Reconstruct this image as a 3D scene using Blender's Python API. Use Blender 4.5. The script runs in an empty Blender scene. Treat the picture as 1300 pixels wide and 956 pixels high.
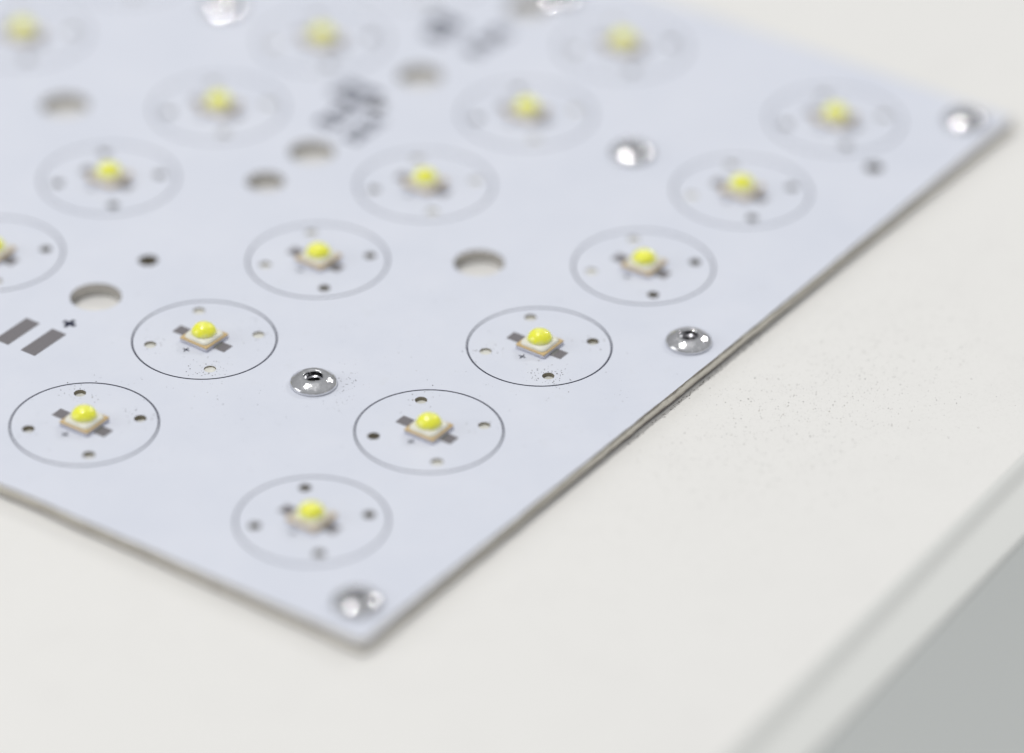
import bpy, bmesh, math, random
from mathutils import Vector, Matrix, noise
from mathutils.geometry import delaunay_2d_cdt

random.seed(7)
sc = bpy.context.scene
C = sc.collection
sc.unit_settings.system = 'METRIC'
sc.unit_settings.scale_length = 0.01          # one Blender unit is one centimetre
PI = math.pi

# ------------------------------------------------------------------ camera
cam_d = bpy.data.cameras.new('camera')
cam = bpy.data.objects.new('camera', cam_d)
C.objects.link(cam)
sc.camera = cam
yaw, pit, roll = 0.6093, 0.5712, 0.0106
fwd = Vector((math.cos(pit)*math.cos(yaw), math.cos(pit)*math.sin(yaw), -math.sin(pit)))
rt = Vector((math.sin(yaw), -math.cos(yaw), 0))
up = rt.cross(fwd)
r2 = rt*math.cos(roll) + up*math.sin(roll)
u2 = up*math.cos(roll) - rt*math.sin(roll)
M = Matrix((( r2.x, u2.x, -fwd.x, -30.9431), (r2.y, u2.y, -fwd.y, -24.1761), (r2.z, u2.z, -fwd.z, 27.4979), (0, 0, 0, 1)))
cam.matrix_world = M
cam_d.sensor_fit = 'HORIZONTAL'
cam_d.sensor_width = 36
cam_d.lens = 5684.2/1300*36
cam_d.shift_y = -(478-433.5)/1300
cam_d.clip_start = 0.5
cam_d.clip_end = 2000
cam_d.dof.use_dof = True
cam_d.dof.focus_distance = 50.15
cam_d.dof.aperture_fstop = cam_d.lens*1e-3/(2*1.34)   # 27 mm opening, in a scene measured in centimetres
cam_d.dof.aperture_blades = 0

# ------------------------------------------------------------------ light
world = bpy.data.worlds.new('World')
sc.world = world
world.use_nodes = True
nt = world.node_tree
bg = nt.nodes['Background']
tc = nt.nodes.new('ShaderNodeTexCoord')
sep = nt.nodes.new('ShaderNodeSeparateXYZ')
rp = nt.nodes.new('ShaderNodeValToRGB')
nt.links.new(tc.outputs['Generated'], sep.inputs[0])
nt.links.new(sep.outputs['Z'], rp.inputs['Fac'])
nt.links.new(rp.outputs['Color'], bg.inputs['Color'])
rp.color_ramp.elements[0].position = 0.0
rp.color_ramp.elements[0].color = (0.42, 0.425, 0.43, 1)
rp.color_ramp.elements[1].position = 0.75
rp.color_ramp.elements[1].color = (0.60, 0.61, 0.62, 1)
bg.inputs['Strength'].default_value = 0.83

def area(name, direction, dist, size, energy, color=(1, 1, 1)):
    d = bpy.data.lights.new(name, 'AREA')
    d.shape = 'RECTANGLE'
    d.size, d.size_y = size
    d.energy = energy
    d.color = color
    o = bpy.data.objects.new(name, d)
    C.objects.link(o)
    tgt = Vector((3, 1.5, 0))
    v = Vector(direction).normalized()
    o.location = tgt + v*dist
    o.rotation_euler = (-v).to_track_quat('-Z', 'Y').to_euler()
    return o
area('ceiling_panel', (0.05, 0.05, 1.0), 170, (110, 110), 9000, (1.0, 0.99, 0.975))
area('ceiling_lamp', (-0.145, 0.257, 0.955), 130, (6, 6), 66000, (1.0, 0.985, 0.96))
area('ceiling_lamp', (0.85, -0.10, 0.56), 150, (8, 8), 34000, (1.0, 1.0, 0.97))
area('left_fill_light', (-0.66, 0.66, 0.42), 170, (80, 60), 44000, (0.97, 0.985, 1.0))  # unseen soft fill, added to brighten left-facing edges and hole walls

sc.view_settings.view_transform = 'Standard'
sc.view_settings.look = 'None'
sc.view_settings.exposure = 0.0
sc.view_settings.gamma = 1.0

# ------------------------------------------------------------------ materials
def mat(name, color=(0.5, 0.5, 0.5), rough=0.5, metal=0.0, **kw):
    m = bpy.data.materials.new(name)
    m.use_nodes = True
    b = m.node_tree.nodes['Principled BSDF']
    b.inputs['Base Color'].default_value = (*color, 1)
    b.inputs['Roughness'].default_value = rough
    b.inputs['Metallic'].default_value = metal
    for k, v in kw.items():
        b.inputs[k.replace('_', ' ')].default_value = v
    return m, m.node_tree, b

def nz(t, scale, detail=3, rough=0.55, vec=None, dims=None):
    n = t.nodes.new('ShaderNodeTexNoise')
    n.inputs['Scale'].default_value = scale
    n.inputs['Detail'].default_value = detail
    n.inputs['Roughness'].default_value = rough
    t.links.new(vec or coord(t), n.inputs['Vector'])
    return n

def coord(t):
    for n in t.nodes:
        if n.type == 'NEW_GEOMETRY':
            return n.outputs['Position']
    return t.nodes.new('ShaderNodeNewGeometry').outputs['Position']

def ramp(t, fac, stops):
    r = t.nodes.new('ShaderNodeValToRGB')
    e = r.color_ramp.elements
    while len(e) < len(stops):
        e.new(0.5)
    for i, (p, c) in enumerate(stops):
        e[i].position = p
        e[i].color = (*c, 1) if len(c) == 3 else c
    t.links.new(fac, r.inputs['Fac'])
    return r.outputs['Color']

def mixc(t, a, b, fac, mode='MIX'):
    n = t.nodes.new('ShaderNodeMix')
    n.data_type = 'RGBA'
    n.blend_type = mode
    for s, v in ((6, a), (7, b)):
        if isinstance(v, tuple):
            n.inputs[s].default_value = (*v, 1)
        else:
            t.links.new(v, n.inputs[s])
    if isinstance(fac, (int, float)):
        n.inputs[0].default_value = fac
    else:
        t.links.new(fac, n.inputs[0])
    return n.outputs[2]

def bump(t, b, height, strength, dist):
    n = t.nodes.new('ShaderNodeBump')
    n.inputs['Strength'].default_value = strength
    n.inputs['Distance'].default_value = dist
    t.links.new(height, n.inputs['Height'])
    t.links.new(n.outputs['Normal'], b.inputs['Normal'])

# white solder mask, faintly blue, with smudges and tiny pits
BOARD, t, b = mat('white_solder_mask', (0.70, 0.735, 0.82), 0.42)
big = nz(t, 0.9, 6, 0.62)
sm = nz(t, 3.2, 6, 0.65)
c1 = mixc(t, (0.640, 0.672, 0.765), (0.750, 0.770, 0.846), big.outputs['Fac'])
c2 = mixc(t, c1, (0.60, 0.61, 0.63), ramp(t, sm.outputs['Fac'], [(0.60, (0, 0, 0)), (0.80, (0.30, 0.30, 0.30))]))
v = t.nodes.new('ShaderNodeTexVoronoi')
v.inputs['Scale'].default_value = 7.0
v.inputs['Randomness'].default_value = 1.0
t.links.new(coord(t), v.inputs['Vector'])
pit_m = ramp(t, v.outputs['Distance'], [(0.03, (0.55, 0.55, 0.55)), (0.075, (0, 0, 0))])
gate = ramp(t, nz(t, 1.3, 2).outputs['Fac'], [(0.5, (0, 0, 0)), (0.62, (1, 1, 1))])
pm = t.nodes.new('ShaderNodeMath'); pm.operation = 'MULTIPLY'
t.links.new(pit_m, pm.inputs[0]); t.links.new(gate, pm.inputs[1])
c3 = mixc(t, c2, (0.30, 0.29, 0.27), pm.outputs[0])
t.links.new(c3, b.inputs['Base Color'])
fine = nz(t, 42, 3, 0.6)
bump(t, b, fine.outputs['Fac'], 0.10, 0.01)
t.links.new(ramp(t, sm.outputs['Fac'], [(0.3, (0.36,)*3), (0.7, (0.52,)*3)]), b.inputs['Roughness'])

# sheared aluminium edge: smooth upper lip, torn dull lower half
EDGE, t, b = mat('sheared_aluminium', (0.5, 0.48, 0.43), 0.42, 0.55)
sp = t.nodes.new('ShaderNodeSeparateXYZ')
t.links.new(coord(t), sp.inputs[0])
mpn = t.nodes.new('ShaderNodeMapping')
mpn.inputs['Scale'].default_value = (1, 1, 9)
t.links.new(coord(t), mpn.inputs['Vector'])
n1 = nz(t, 6, 5, 0.7, mpn.outputs[0])
ad = t.nodes.new('ShaderNodeMath'); ad.operation = 'MULTIPLY_ADD'
t.links.new(n1.outputs['Fac'], ad.inputs[0]); ad.inputs[1].default_value = 0.10
t.links.new(sp.outputs['Z'], ad.inputs[2])
mr = t.nodes.new('ShaderNodeMapRange')
mr.inputs['From Min'].default_value = -0.118
mr.inputs['From Max'].default_value = 0.05
t.links.new(ad.outputs[0], mr.inputs['Value'])
cc = ramp(t, mr.outputs[0], [(0.0, (0.13, 0.11, 0.105)), (0.28, (0.27, 0.235, 0.215)), (0.42, (0.66, 0.63, 0.56)),
                            (0.78, (0.80, 0.77, 0.69)), (0.93, (0.26, 0.24, 0.21))])
n2 = nz(t, 24, 4, 0.7)
cc = mixc(t, cc, (0.16, 0.15, 0.13), ramp(t, n2.outputs['Fac'], [(0.56, (0, 0, 0)), (0.74, (0.7,)*3)]))
t.links.new(cc, b.inputs['Base Color'])
bump(t, b, n1.outputs['Fac'], 0.4, 0.02)

HOLEWALL, t, b = mat('drilled_aluminium', (0.4, 0.4, 0.4), 0.26, 0.6)
n2 = nz(t, 26, 3)
t.links.new(mixc(t, (0.36, 0.345, 0.32), (0.64, 0.62, 0.59), n2.outputs['Fac']), b.inputs['Base Color'])

DARKWALL, t, b = mat('dark_drill_wall', (0.26, 0.235, 0.185), 0.4, 0.5)  # darker brown metal for the small and medium bores

# pale filler seen at the bottom of the small drilled holes
PLUG, t, b = mat('pale_hole_bottom', (0.62, 0.60, 0.54), 0.6)
n2 = nz(t, 30, 3)
t.links.new(mixc(t, (0.66, 0.65, 0.58), (0.86, 0.86, 0.82), n2.outputs['Fac']), b.inputs['Base Color'])

INK, t, b = mat('navy_black_ink', (0.018, 0.02, 0.035), 0.8, 0.0, Specular_IOR_Level=0.15)
n2 = nz(t, 60, 3)
t.links.new(mixc(t, (0.008, 0.010, 0.030), (0.035, 0.037, 0.065), n2.outputs['Fac']), b.inputs['Base Color'])

PAD, t, b = mat('tinned_grey_pad', (0.2, 0.19, 0.2), 0.45, 0.3)
n2 = nz(t, 34, 5, 0.7)
t.links.new(mixc(t, (0.17, 0.160, 0.172), (0.27, 0.255, 0.268), n2.outputs['Fac']), b.inputs['Base Color'])
bump(t, b, n2.outputs['Fac'], 0.25, 0.01)

SOLDER, t, b = mat('dull_solder', (0.22, 0.22, 0.21), 0.5, 0.6)
CERAM, t, b = mat('led_ceramic', (0.60, 0.60, 0.68), 0.5)
TAN, t, b = mat('gold_tan_plate', (0.66, 0.50, 0.27), 0.38, 0.1)
n2 = nz(t, 40, 3)
t.links.new(mixc(t, (0.52, 0.36, 0.16), (0.76, 0.58, 0.31), n2.outputs['Fac']), b.inputs['Base Color'])
WHITE, t, b = mat('milky_silicone', (0.80, 0.79, 0.70), 0.35)
b.inputs['Subsurface Weight'].default_value = 0.25
b.inputs['Subsurface Radius'].default_value = (0.03, 0.03, 0.02)

# cloudy yellow lens: phosphor-loaded crown over a milky foot
DOME, t, b = mat('yellow_phosphor_silicone', (1.0, 0.95, 0.03), 0.30)
tx = t.nodes.new('ShaderNodeTexCoord')
s2 = t.nodes.new('ShaderNodeSeparateXYZ')
t.links.new(tx.outputs['Object'], s2.inputs[0])
n2 = nz(t, 15, 3, vec=tx.outputs['Object'])
ad = t.nodes.new('ShaderNodeMath'); ad.operation = 'MULTIPLY_ADD'
t.links.new(n2.outputs['Fac'], ad.inputs[0]); ad.inputs[1].default_value = 0.10
t.links.new(s2.outputs['Z'], ad.inputs[2])
mr = t.nodes.new('ShaderNodeMapRange')
mr.inputs['From Min'].default_value = 0.0
mr.inputs['From Max'].default_value = 0.2
t.links.new(ad.outputs[0], mr.inputs['Value'])
cc = ramp(t, mr.outputs[0], [(0.26, (0.97, 0.95, 0.72)), (0.42, (1.0, 0.97, 0.30)), (0.62, (1.0, 0.925, 0.05)), (0.86, (1.0, 0.92, 0.04)), (1.0, (1.0, 0.96, 0.22))])
t.links.new(cc, b.inputs['Base Color'])
b.inputs['Coat Weight'].default_value = 1.0
b.inputs['Coat Roughness'].default_value = 0.06
b.inputs['Subsurface Weight'].default_value = 1.0
b.inputs['Subsurface Radius'].default_value = (0.16, 0.15, 0.05)
b.inputs['Subsurface Scale'].default_value = 1.0

NUT, t, b = mat('zinc_plated_steel', (0.70, 0.70, 0.71), 0.22, 1.0)
tx = t.nodes.new('ShaderNodeTexCoord')
n1 = nz(t, 17, 4, 0.6)
n2 = nz(t, 60, 3)
t.links.new(ramp(t, n1.outputs['Fac'], [(0.35, (0.06,)*3), (0.58, (0.12,)*3), (0.70, (0.34,)*3)]), b.inputs['Roughness'])
t.links.new(mixc(t, (0.52, 0.52, 0.54), (0.82, 0.82, 0.84), n1.outputs['Fac']), b.inputs['Base Color'])
mx = t.nodes.new('ShaderNodeMath'); mx.operation = 'MULTIPLY_ADD'
t.links.new(n2.outputs['Fac'], mx.inputs[0]); mx.inputs[1].default_value = 0.10
t.links.new(n1.outputs['Fac'], mx.inputs[2])
bump(t, b, mx.outputs[0], 0.22, 0.02)
NUTIN, t, b = mat('dark_thread_metal', (0.28, 0.28, 0.30), 0.3, 1.0)  # darker metal for the thread inside each nut

TABLE, t, b = mat('white_laminate', (0.80, 0.795, 0.77), 0.42)
big = nz(t, 0.25, 4)
f = nz(t, 26, 4, 0.7)
c1 = mixc(t, (0.81, 0.80, 0.778), (0.842, 0.83, 0.808), big.outputs['Fac'])
c1 = mixc(t, c1, (0.70, 0.69, 0.66), ramp(t, f.outputs['Fac'], [(0.52, (0, 0, 0)), (0.80, (0.55,)*3)]))
smu = nz(t, 1.6, 5, 0.65)
c1 = mixc(t, c1, (0.73, 0.715, 0.70), ramp(t, smu.outputs['Fac'], [(0.50, (0, 0, 0)), (0.74, (0.20,)*3)]))
t.links.new(c1, b.inputs['Base Color'])
bump(t, b, f.outputs['Fac'], 0.3, 0.01)
TRIM, t, b = mat('pale_edge_trim', (0.70, 0.705, 0.685), 0.45)
SIDE, t, b = mat('grey_floor', (0.46, 0.485, 0.48), 0.5)
n1 = nz(t, 0.5, 3)
t.links.new(mixc(t, (0.63, 0.655, 0.64), (0.67, 0.68, 0.665), n1.outputs['Fac']), b.inputs['Base Color'])
GRIT, t, b = mat('dark_metal_grit', (0.07, 0.06, 0.05), 0.5, 0.2)
oi = t.nodes.new('ShaderNodeNewGeometry')
t.links.new(ramp(t, oi.outputs['Random Per Island'], [(0.0, (0.015, 0.013, 0.012)), (0.6, (0.06, 0.05, 0.04)), (1.0, (0.22, 0.18, 0.12))]), b.inputs['Base Color'])

# ------------------------------------------------------------------ helpers
def link(name, me, parent=None, loc=(0, 0, 0), rz=0, **props):
    o = bpy.data.objects.new(name, me)
    C.objects.link(o)
    o.location = loc
    o.rotation_euler = (0, 0, rz)
    if parent:
        o.parent = parent
    for k, v in props.items():
        o[k] = v
    return o

def tomesh(name, bm, mats, smooth=False):
    me = bpy.data.meshes.new(name)
    bmesh.ops.recalc_face_normals(bm, faces=bm.faces)
    bm.to_mesh(me)
    bm.free()
    for m in (mats if isinstance(mats, (list, tuple)) else [mats]):
        me.materials.append(m)
    if smooth:
        for p in me.polygons:
            p.use_smooth = True
    return me

def box_bm(bm, x0, x1, y0, y1, z0, z1, bev=0.0, seg=2):
    r = bmesh.ops.create_cube(bm, size=1)
    for v_ in r['verts']:
        v_.co = Vector((x0+(v_.co.x+.5)*(x1-x0), y0+(v_.co.y+.5)*(y1-y0), z0+(v_.co.z+.5)*(z1-z0)))
    if bev:
        es = list({e for v_ in r['verts'] for e in v_.link_edges})
        bmesh.ops.bevel(bm, geom=es, offset=bev, segments=seg, affect='EDGES', profile=0.5)

def box(name, dims, m, bev=0.0, seg=2, smooth=False):
    bm = bmesh.new()
    box_bm(bm, *dims, bev, seg)
    return tomesh(name, bm, m, smooth)

def lathe(profile, n=48):
    bm = bmesh.new()
    rings = []
    for r, z in profile:
        rings.append([bm.verts.new((r*math.cos(2*PI*k/n), r*math.sin(2*PI*k/n), z)) for k in range(n)])
    for a, c in zip(rings, rings[1:]):
        for k in range(n):
            bm.faces.new((a[k], a[(k+1) % n], c[(k+1) % n], c[k]))
    return bm, rings

# ------------------------------------------------------------------ the table
TZ = -0.166                       # table surface; the board face is z = 0
table = link('table', None, loc=(0, -0.2, TZ), rz=0.037, label='thin white laminate table with a stepped pale edge under the circuit board', category='table')
def profile_strip(name, pts, x0, x1, m, smooth=True):
    bm = bmesh.new()
    n = 6
    cols = [[bm.verts.new((x0+(x1-x0)*i/n, y, z)) for (y, z) in pts] for i in range(n+1)]
    for a, c in zip(cols, cols[1:]):
        for k in range(len(pts)-1):
            bm.faces.new((a[k], c[k], c[k+1], a[k+1]))
    for col in (cols[0], cols[-1]):
        bm.faces.new(col)
    return tomesh(name, bm, m, smooth)
X0, X1 = -16, 34
pts = [(26, 0), (-5.428, 0), (-5.428, -0.21), (26, -0.21)]
me = profile_strip('table_top', pts, X0, X1, TABLE, smooth=False)
link('table_top', me, table)
# the rolled edge: a soft slope down to a narrow flat lip
pts = [(-5.429, -0.21), (-5.429, -0.0005)]
for k in range(1, 13):
    a = k/12
    pts.append((-5.43-0.27*a, -0.125*a*a*(3-2*a)))
pts += [(-5.80, -0.128), (-5.92, -0.135), (-6.04, -0.148)]
for k in range(1, 8):
    a = k/7*PI/2
    pts.append((-6.04-0.05*math.sin(a), -0.148-0.05*(1-math.cos(a))))
pts += [(-6.09, -0.21)]
link('rolled_edge', profile_strip('rolled_edge', pts, X0, X1, TRIM, False), table)
for lx in (X0+1.5, X1-3.5):
    for ly in (-5.0, 23):
        link('leg', box('leg', (lx, lx+2, ly, ly+2, -75+0.166, -0.213), SIDE, 0.1), table)
fl = link('floor', box('floor', (-400, 500, -400, 500, -76, -75), SIDE), None, kind='structure')

# ------------------------------------------------------------------ the circuit board
PA, PB = 2.1206, 3.1568           # pitch of the lamps along and across
U0, U1, V0, V1 = -1.445, 11.98, -1.757, 3*PB+1.757
TH = 0.150
board = link('circuit_board', None, loc=(0, 0, -TH), label='white rectangular LED circuit board with rows of yellow domed lamps on the table', category='circuit board')
def part(name, me, loc=(0, 0, 0), parent=board, rz=0, **k):
    if parent is board:
        loc = (loc[0], loc[1], loc[2]+TH)
    return link(name, me, parent, loc, rz, **k)

small, holes = [], []
depths = {   # depth of the pale bottom of the four small holes (-v +u, etc.), seen in the photograph
 (0, 0): dict(), }
def hd(i, j, su, sv):
    """depth of the small hole at lamp (i, j), side (su, sv)."""
    key = {(1, 1): 'top', (-1, 1): 'left', (1, -1): 'right', (-1, -1): 'bottom'}[(su, sv)]
    T = {(0, 0): dict(top=.11, left=.10, right=.11, bottom=.09),
         (1, 0): dict(top=.055, left=.10, right=.040, bottom=.035),
         (2, 0): dict(top=.040, left=.028, right=.065, bottom=.06),
         (3, 0): dict(top=.03, left=.022, right=.14, bottom=.12),
         (4, 0): dict(top=.05, left=.022, right=.11, bottom=.12),
         (5, 0): dict(top=.08, left=.09, right=.06, bottom=.10),
         (0, 1): dict(top=.055, left=.070, right=.070, bottom=.060),
         (1, 1): dict(top=.030, left=.035, right=.028, bottom=.022),
         (2, 1): dict(top=.035, left=.04, right=.09, bottom=.09),
         (3, 1): dict(top=.04, left=.07, right=.03, bottom=.03),
         (2, 2): dict(top=.09, left=.13, right=.12, bottom=.14),
         (3, 2): dict(top=.05, left=.09, right=.04, bottom=.05),
         (1, 2): dict(top=.06, left=.06, right=.12, bottom=.04)}
    return T.get((i, j), {}).get(key) or random.choice([.03, .05, .08, .1, .13])
for i in range(6):
    for j in range(4):
        for su in (1, -1):
            for sv in (1, -1):
                small.append((i*PA+su*0.442, j*PB+sv*0.432, 0.070, hd(i, j, su, sv)*0.85))
mid = 1.5*PB
BIG = [(0.99*PA, mid, .30), (2.5*PA, .5*PB+.02, .30), (2.5*PA, 2.5*PB, .30), (2.92*PA, mid, .285), (2.5*PA, mid+.02, .235),
       (4.0*PA, mid+.05, .285), (5.07*PA, mid, .28)]
MED = [(1.45*PA, mid+.02, .118), (4.67*PA, -.985, .112), (3.56*PA, mid+.02, .11)]
NUTS = [(1.0*PA, .5*PB+.02), (2.5*PA, -1.33), (-.44*PA, -1.30), (3.98*PA, .5*PB-.02), (5.43*PA, -1.31), (3.98*PA, 2.5*PB-.03),
        (5.28*PA, 1.5*PB-.17)]
NUT_BORE = 0.15
allh = [(x, y, r, 20) for x, y, r, d in small] + [(x, y, r, 48) for x, y, r in BIG] + [(x, y, r, 28) for x, y, r in MED] + \
       [(x, y, NUT_BORE, 20) for x, y in NUTS]

def rim_points(inset, step=0.06, wob=0.004, rad=0.05):
    """outline of the sawn board, counter-clockwise, slightly uneven."""
    out = []
    a, b_, c, d = U0+inset, U1-inset, V0+inset, V1-inset
    r = rad
    corners = [(b_-r, c+r, -PI/2), (b_-r, d-r, 0), (a+r, d-r, PI/2), (a+r, c+r, PI)]
    arcs = []
    for cx, cy, a0 in corners:
        arcs.append([(cx+r*math.cos(a0+k/4*PI/2), cy+r*math.sin(a0+k/4*PI/2)) for k in range(5)])
    for q in range(4):
        arc, nxt = arcs[q], arcs[(q+1) % 4]
        out += arc
        p, e = arc[-1], nxt[0]
        n = int(math.dist(p, e)/step)
        for k in range(1, n):
            out.append((p[0]+(e[0]-p[0])*k/n, p[1]+(e[1]-p[1])*k/n))
    res = []
    for x, y in out:
        w1 = noise.noise(Vector((x*2.5, y*2.5, 0)))*wob + noise.noise(Vector((x*9, y*9, inset*50)))*wob*1.1
        res.append((x+w1, y+w1*0.9))
    return res
top_rim = rim_points(0.014, wob=0.006)
verts2, edges2 = [Vector(p) for p in top_rim], []
nrim = len(top_rim)
edges2 += [(k, (k+1) % nrim) for k in range(nrim)]
for (x, y, r, n) in allh:
    s = len(verts2)
    verts2 += [Vector((x+r*math.cos(2*PI*k/n), y+r*math.sin(2*PI*k/n))) for k in range(n)]
    edges2 += [(s+k, s+(k+1) % n) for k in range(n)]
ov, oe, of, vm, em, fm = delaunay_2d_cdt(verts2, edges2, [], 1, 1e-5)
bm = bmesh.new()
bv = [bm.verts.new((p.x, p.y, 0)) for p in ov]
for f in of:
    cx = sum(ov[k].x for k in f)/3
    cy = sum(ov[k].y for k in f)/3
    if any((cx-x)**2+(cy-y)**2 < (r*0.985)**2 and all(abs((ov[k].x-x)**2+(ov[k].y-y)**2-r*r) < 1e-4 for k in f) for (x, y, r, n) in allh):
        continue
    bm.faces.new([bv[k] for k in f]).material_index = 0
bm.normal_update()
for f in bm.faces:
    if f.normal.z < 0:
        f.normal_flip()
# rings of the sheared rim
levels = [(top_rim, 0.0)]
for ins, z in ((0.003, -0.010), (0.0, -0.02), (0.001, -0.05), (0.002, -0.09), (0.006, -0.115), (0.010, -0.135), (0.022, -TH)):
    levels.append((rim_points(ins, wob=0.006 if z > -0.08 else 0.010), z))
prev = [bm.verts.new((x, y, 0)) for x, y in top_rim]
for pts_, z in levels[1:]:
    cur = [bm.verts.new((x, y, z)) for x, y in pts_]
    for k in range(nrim):
        f = bm.faces.new((prev[k], cur[k], cur[(k+1) % nrim], prev[(k+1) % nrim]))
        f.material_index = 1
    prev = cur
# bore walls
for (x, y, r, n) in allh:
    rings = []
    for z in (0, -TH):
        rings.append([bm.verts.new((x+r*math.cos(2*PI*k/n), y+r*math.sin(2*PI*k/n), z)) for k in range(n)])
    for k in range(n):
        f = bm.faces.new((rings[0][k], rings[0][(k+1) % n], rings[1][(k+1) % n], rings[1][k]))
        f.material_index = 2 if r > 0.14 else 3
        f.smooth = True
me = bpy.data.meshes.new('board_plate')
bm.to_mesh(me); bm.free()
for m in (BOARD, EDGE, HOLEWALL, DARKWALL):
    me.materials.append(m)
part('board_plate', me)

# pale bottoms of the drilled holes
bm, rings = lathe([(0.0685, 0), (0.05, -0.004), (0.012, -0.006)], 20)
bm.faces.new(rings[-1])
plug = tomesh('hole_bottom', bm, PLUG, True)
for x, y, r, d in small:
    part('hole_bottom', plug, (x, y, -d))

# printed lens circles: ink about 0.1 mm wide, a hair proud of the mask
def ring_mesh(r, w, z0, z1, n=160):
    bm, _ = lathe([(r-w, z0), (r-w*0.9, z1), (r, z1), (r+w*0.1, z0)], n)
    return tomesh('printed_circle', bm, INK)
ringm = ring_mesh(0.8293, 0.0195, -0.0005, 0.0012)
for i in range(6):
    for j in range(4):
        part('printed_circle', ringm, (i*PA, j*PB, 0))

# contact pads reaching out either side of each lamp
tabs = box('contact_tab', (-0.078, 0.078, 0.0, 0.225, -0.001, 0.004), PAD, 0.0015, 1)
tabs2 = box('contact_tab', (-0.080, 0.080, 0.0, 0.165, -0.001, 0.004), PAD, 0.0015, 1)
bm = bmesh.new()
box_bm(bm, -0.045, 0.045, -0.008, 0.008, 0, 0.0012)
box_bm(bm, -0.008, 0.008, -0.045, -0.0085, 0, 0.0012)
box_bm(bm, -0.008, 0.008, 0.0085, 0.045, 0, 0.0012)
plus_small = tomesh('plus_mark', bm, INK)

# one lamp: ceramic base, gold plate, milky collar, yellow dome
S = 0.198
base_me = box('ceramic_base', (-S, S, -S, S, 0.006, 0.040), CERAM, 0.006, 1)
plate_me = box('top_plate', (-S+.002, S-.002, -S+.002, S-.002, 0.0402, 0.060), TAN, 0.007, 2)
bm = bmesh.new()
n = 48
def sq(r, k, p=4.5):
    a = 2*PI*k/n
    c_, s_ = math.cos(a), math.sin(a)
    q = (abs(c_)**p+abs(s_)**p)**(-1/p)
    return r*q*c_, r*q*s_
rings = []
for r, z, p in ((0.174, 0.0602, 6), (0.175, 0.068, 6), (0.171, 0.081, 5), (0.163, 0.094, 3.2), (0.154, 0.102, 2.4), (0.146, 0.103, 2.1), (0.138, 0.099, 2)):
    rings.append([bm.verts.new((*sq(r, k, p), z)) for k in range(n)])
for a, c in zip(rings, rings[1:]):
    for k in range(n):
        bm.faces.new((a[k], a[(k+1) % n], c[(k+1) % n], c[k]))
bm.faces.new(rings[-1])
collar_me = tomesh('collar', bm, WHITE, True)
R_ = 0.150
prof = [(R_, -0.012)]
for k in range(0, 18):
    a = k/18*PI/2
    # a moulded lens: steep at the foot, shouldered, with a broad crown
    prof.append((R_*math.cos(a)**1.12, 0.98*R_*math.sin(a)**0.92))
prof.append((0.003, 0.98*R_))
bm, rings = lathe(prof, 48)
bm.faces.new(rings[-1])
dome_me = tomesh('dome_lens', bm, DOME, True)
bm = bmesh.new()
box_bm(bm, -S+.03, S-.03, -S+.03, -.02, 0.0042, 0.0058)
box_bm(bm, -S+.03, S-.03, .02, S-.03, 0.0042, 0.0058)
for sg in (-1, 1):      # shiny fillets climbing from the tab to the package
    v8 = [bm.verts.new(p) for p in ((-.066, sg*(S+.0005), .004), (.066, sg*(S+.0005), .004), (.055, sg*(S+.034), .0045), (-.055, sg*(S+.034), .0045),
          (-.060, sg*(S+.0005), .022), (.060, sg*(S+.0005), .022), (.052, sg*(S+.012), .010), (-.052, sg*(S+.012), .010))]
    for f in ((4, 5, 6, 7), (7, 6, 2, 3), (0, 4, 7, 3), (1, 2, 6, 5), (0, 1, 5, 4), (0, 3, 2, 1)):
        bm.faces.new([v8[q] for q in f])
solder_me = tomesh('solder_joint', bm, SOLDER)

for i in range(6):
    for j in range(4):
        x, y = i*PA, j*PB
        jx, jy, jr = random.uniform(-.008, .008), random.uniform(-.008, .008), random.uniform(-.035, .035)
        part('contact_tab', tabs, (x, y+0.18, 0))
        part('contact_tab', tabs2, (x, y-0.18, 0), rz=PI)
        part('plus_mark', plus_small, (x-0.287, y+0.035, 0.0005))
        e = link('led_lamp', base_me, board, (x+jx, y+jy, TH), jr)
        part('top_plate', plate_me, parent=e)
        part('collar', collar_me, parent=e)
        part('dome_lens', dome_me, (0, 0, 0.082), parent=e, rz=random.uniform(0, 6.28))
        part('solder_joint', solder_me, parent=e)

# input pads, the plus beside them and the printed lettering blocks, blurred beyond reading in the photograph
for (v0, v1) in ((4.885, 5.085), (4.492, 4.700)):
    part('input_pad', box('input_pad', (0.728, 1.284, v0, v1, -0.001, 0.004), PAD, 0.0015, 1))
bm = bmesh.new()
box_bm(bm, -0.085, 0.085, -0.026, 0.026, 0, 0.0014)
box_bm(bm, -0.026, 0.026, -0.085, -0.0265, 0, 0.0014)
box_bm(bm, -0.026, 0.026, 0.0265, 0.085, 0, 0.0014)
part('plus_mark', tomesh('plus_mark', bm, INK), (1.48, 4.612, 0.0005))

def print_block(u0, v0, cells, cw, ch):
    """a row of short upright and level strokes, the look of small print."""
    bm = bmesh.new()
    x = 0
    for q in range(cells):
        w = cw*random.uniform(.7, 1.0)
        t_ = cw*0.27
        for s in random.sample(range(5), 4):
            if s == 0: box_bm(bm, x, x+t_, 0, ch, 0, .0012)
            if s == 1: box_bm(bm, x+w-t_, x+w, 0, ch*.96, 0, .0013)
            if s == 2: box_bm(bm, x, x+w, ch-t_, ch, 0, .0014)
            if s == 3: box_bm(bm, x, x+w, 0, t_, 0, .0015)
            if s == 4: box_bm(bm, x, x+w, ch*.45, ch*.45+t_, 0, .0016)
        x += cw*1.2
    return part('printed_lettering', tomesh('printed_lettering', bm, INK), (u0, v0, .0005))
print_block(6.78, 4.86, 4, .24, .30)
print_block(7.45, 5.20, 2, .20, .26)
print_block(6.68, 4.42, 3, .19, .24)
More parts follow.
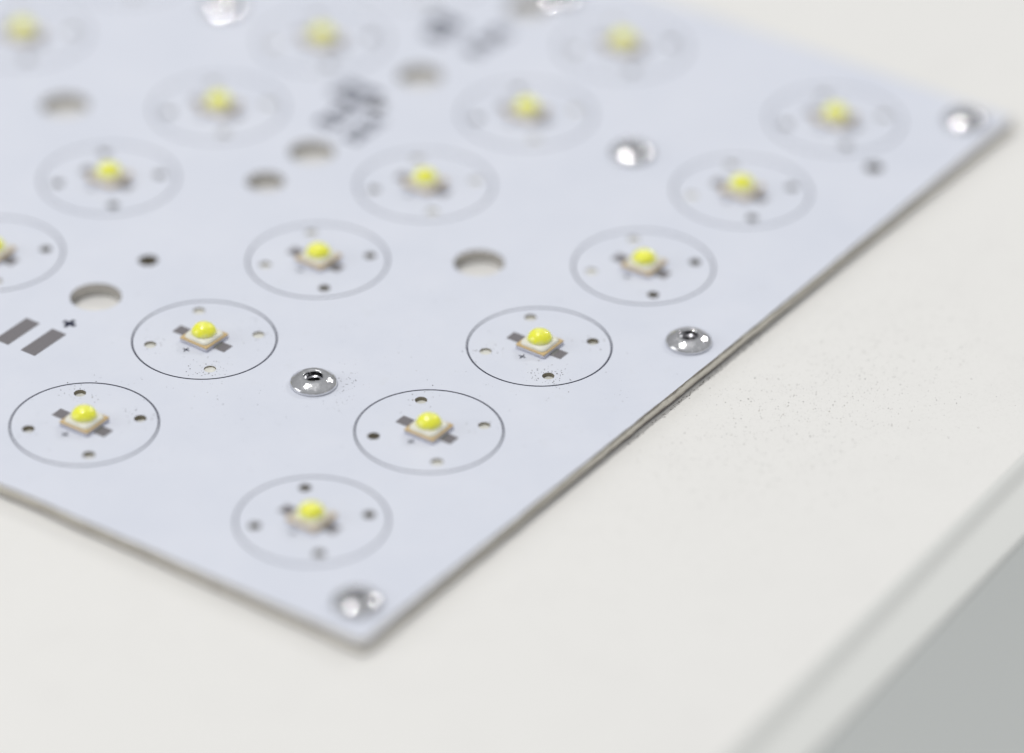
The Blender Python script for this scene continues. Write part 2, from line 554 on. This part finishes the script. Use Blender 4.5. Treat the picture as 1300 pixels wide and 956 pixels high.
print_block(9.35, 5.06, 2, .26, .34)
print_block(9.70, 5.38, 1, .24, .20)
print_block(9.32, 4.48, 3, .23, .26)

# nuts riveted into the board
prof = [(0.262, 0.0), (0.268, 0.012), (0.268, 0.030), (0.262, 0.046), (0.248, 0.060), (0.214, 0.082), (0.180, 0.104), (0.158, 0.1130),
        (0.138, 0.1165), (0.118, 0.115), (0.108, 0.108), (0.104, 0.098), (0.104, 0.055)]
bm, _ = lathe(prof, 64)
nut_me = tomesh('rivet_nut', bm, NUT, True)
bm = bmesh.new()
n, pitch, rows = 32, 0.045, 11
grid = []
for q in range(rows*4+1):
    rr = 0.102 if q % 4 in (0, 1) else 0.082
    grid.append([bm.verts.new((rr*math.cos(2*PI*k/n), rr*math.sin(2*PI*k/n), 0.100-(q+4*k/n)*pitch/4)) for k in range(n)])
for q in range(len(grid)-1):
    for k in range(n-1):
        bm.faces.new((grid[q][k], grid[q][k+1], grid[q+1][k+1], grid[q+1][k]))
    if q+5 < len(grid):
        bm.faces.new((grid[q+4][0], grid[q][n-1], grid[q+1][n-1], grid[q+5][0]))
for v_ in bm.verts:
    v_.co.z = max(v_.co.z, -0.17)
thr_me = tomesh('thread', bm, NUTIN, False)
for k, (x, y) in enumerate(NUTS):
    nn = part('rivet_nut', nut_me, (x, y, 0), rz=random.uniform(0, 6))
    part('thread', thr_me, parent=nn)

# ------------------------------------------------------------------ grit
def grit(name, spots, zsurf, label):
    """spots: (u, v, size). Small uneven crumbs."""
    vs, fs = [], []
    for (x, y, s) in spots:
        b0 = len(vs)
        a0 = random.uniform(0, 6)
        ell = random.uniform(.75, 1.3)
        for k in range(4):
            a = a0+k*PI/2
            rr = s*random.uniform(.7, 1.2)
            dx, dy = rr*math.cos(a), rr*math.sin(a)*ell
            vs.append((x+dx, y+dy, zsurf+s*.25))
        vs.append((x, y, zsurf+s*random.uniform(.7, 1.1)))
        vs.append((x, y, zsurf-s*.05))
        for k in range(4):
            fs.append((b0+k, b0+(k+1) % 4, b0+4))
            fs.append((b0+(k+1) % 4, b0+k, b0+5))
    me = bpy.data.meshes.new(name)
    me.from_pydata(vs, [], fs)
    me.materials.append(GRIT)
    return link(name, me, None, kind='stuff', label=label, category='grit')
def blocked(x, y):
    return any((x-a)**2+(y-b2)**2 < (r+.01)**2 for a, b2, r, n in allh) or any((x-a)**2+(y-b2)**2 < .28**2 for a, b2 in NUTS)
def cl(cx, cy, sx, sy, n, smin, smax, pw=3):
    out = []
    for _ in range(n):
        s = smin+(smax-smin)*random.random()**pw
        out.append((random.gauss(cx, sx), random.gauss(cy, sy), s))
    return out
# on the table, in a loose drift beside the board's long edge
sp = cl(5.0, -3.2, 1.5, .60, 1200, .0016, .0080) + cl(6.6, -3.1, 1.9, .60, 900, .0016, .0072) + cl(4.4, -2.55, 1.0, .25, 220, .0014, .008) \
   + cl(5.6, -2.9, 2.0, .8, 2400, .0013, .0046)
sp = [q for q in sp if q[1] < V0-.02 and q[1] > -5.45]
for k in range(260):     # crumbs caught against the sawn edge
    x = random.uniform(3.4, 6.6)
    sp.append((x, V0-.005-abs(random.gauss(0, .03)), random.uniform(.0016, .0085)))
grit('grit', sp, TZ, 'fine dark grit scattered over the white table beside the board')
sp = []
for (i, j, su, sv, n) in ((2, 0, -1, -1, 70), (1, 1, -1, -1, 55), (0, 1, 1, -1, 22), (0, 1, 1, 1, 22), (0, 1, -1, 1, 16), (1, 1, 1, -1, 18),
                          (1, 0, 1, 1, 14), (1, 0, 1, -1, 12), (2, 0, 1, -1, 12), (2, 0, -1, 1, 14), (1, 1, -1, 1, 12), (3, 0, -1, -1, 8)):
    sp += cl(i*PA+su*.442, j*PB+sv*.432, .12, .12, int(n*1.4), .0032, .0092, 2)
sp += cl(NUTS[0][0], NUTS[0][1]-.4, .22, .16, 60, .002, .0065, 2) + cl(NUTS[0][0]+.25, NUTS[0][1]-.25, .08, .08, 40, .002, .0075, 2)
sp += cl(1.6, 2.3, 1.0, 1.0, 240, .0018, .0065) + cl(3.2, .4, 1.6, 1.3, 300, .0018, .0065)
sp += cl(NUTS[1][0]-1.0, NUTS[1][1]+.1, .5, .3, 14, .002, .006)
sp = [q for q in sp if U0+.05 < q[0] < U1-.05 and V0+.05 < q[1] < V1-.05 and not blocked(q[0], q[1])]
grit('grit', sp, 0.0, 'sparse brown grit sprinkled on the board round its drilled holes and nuts')
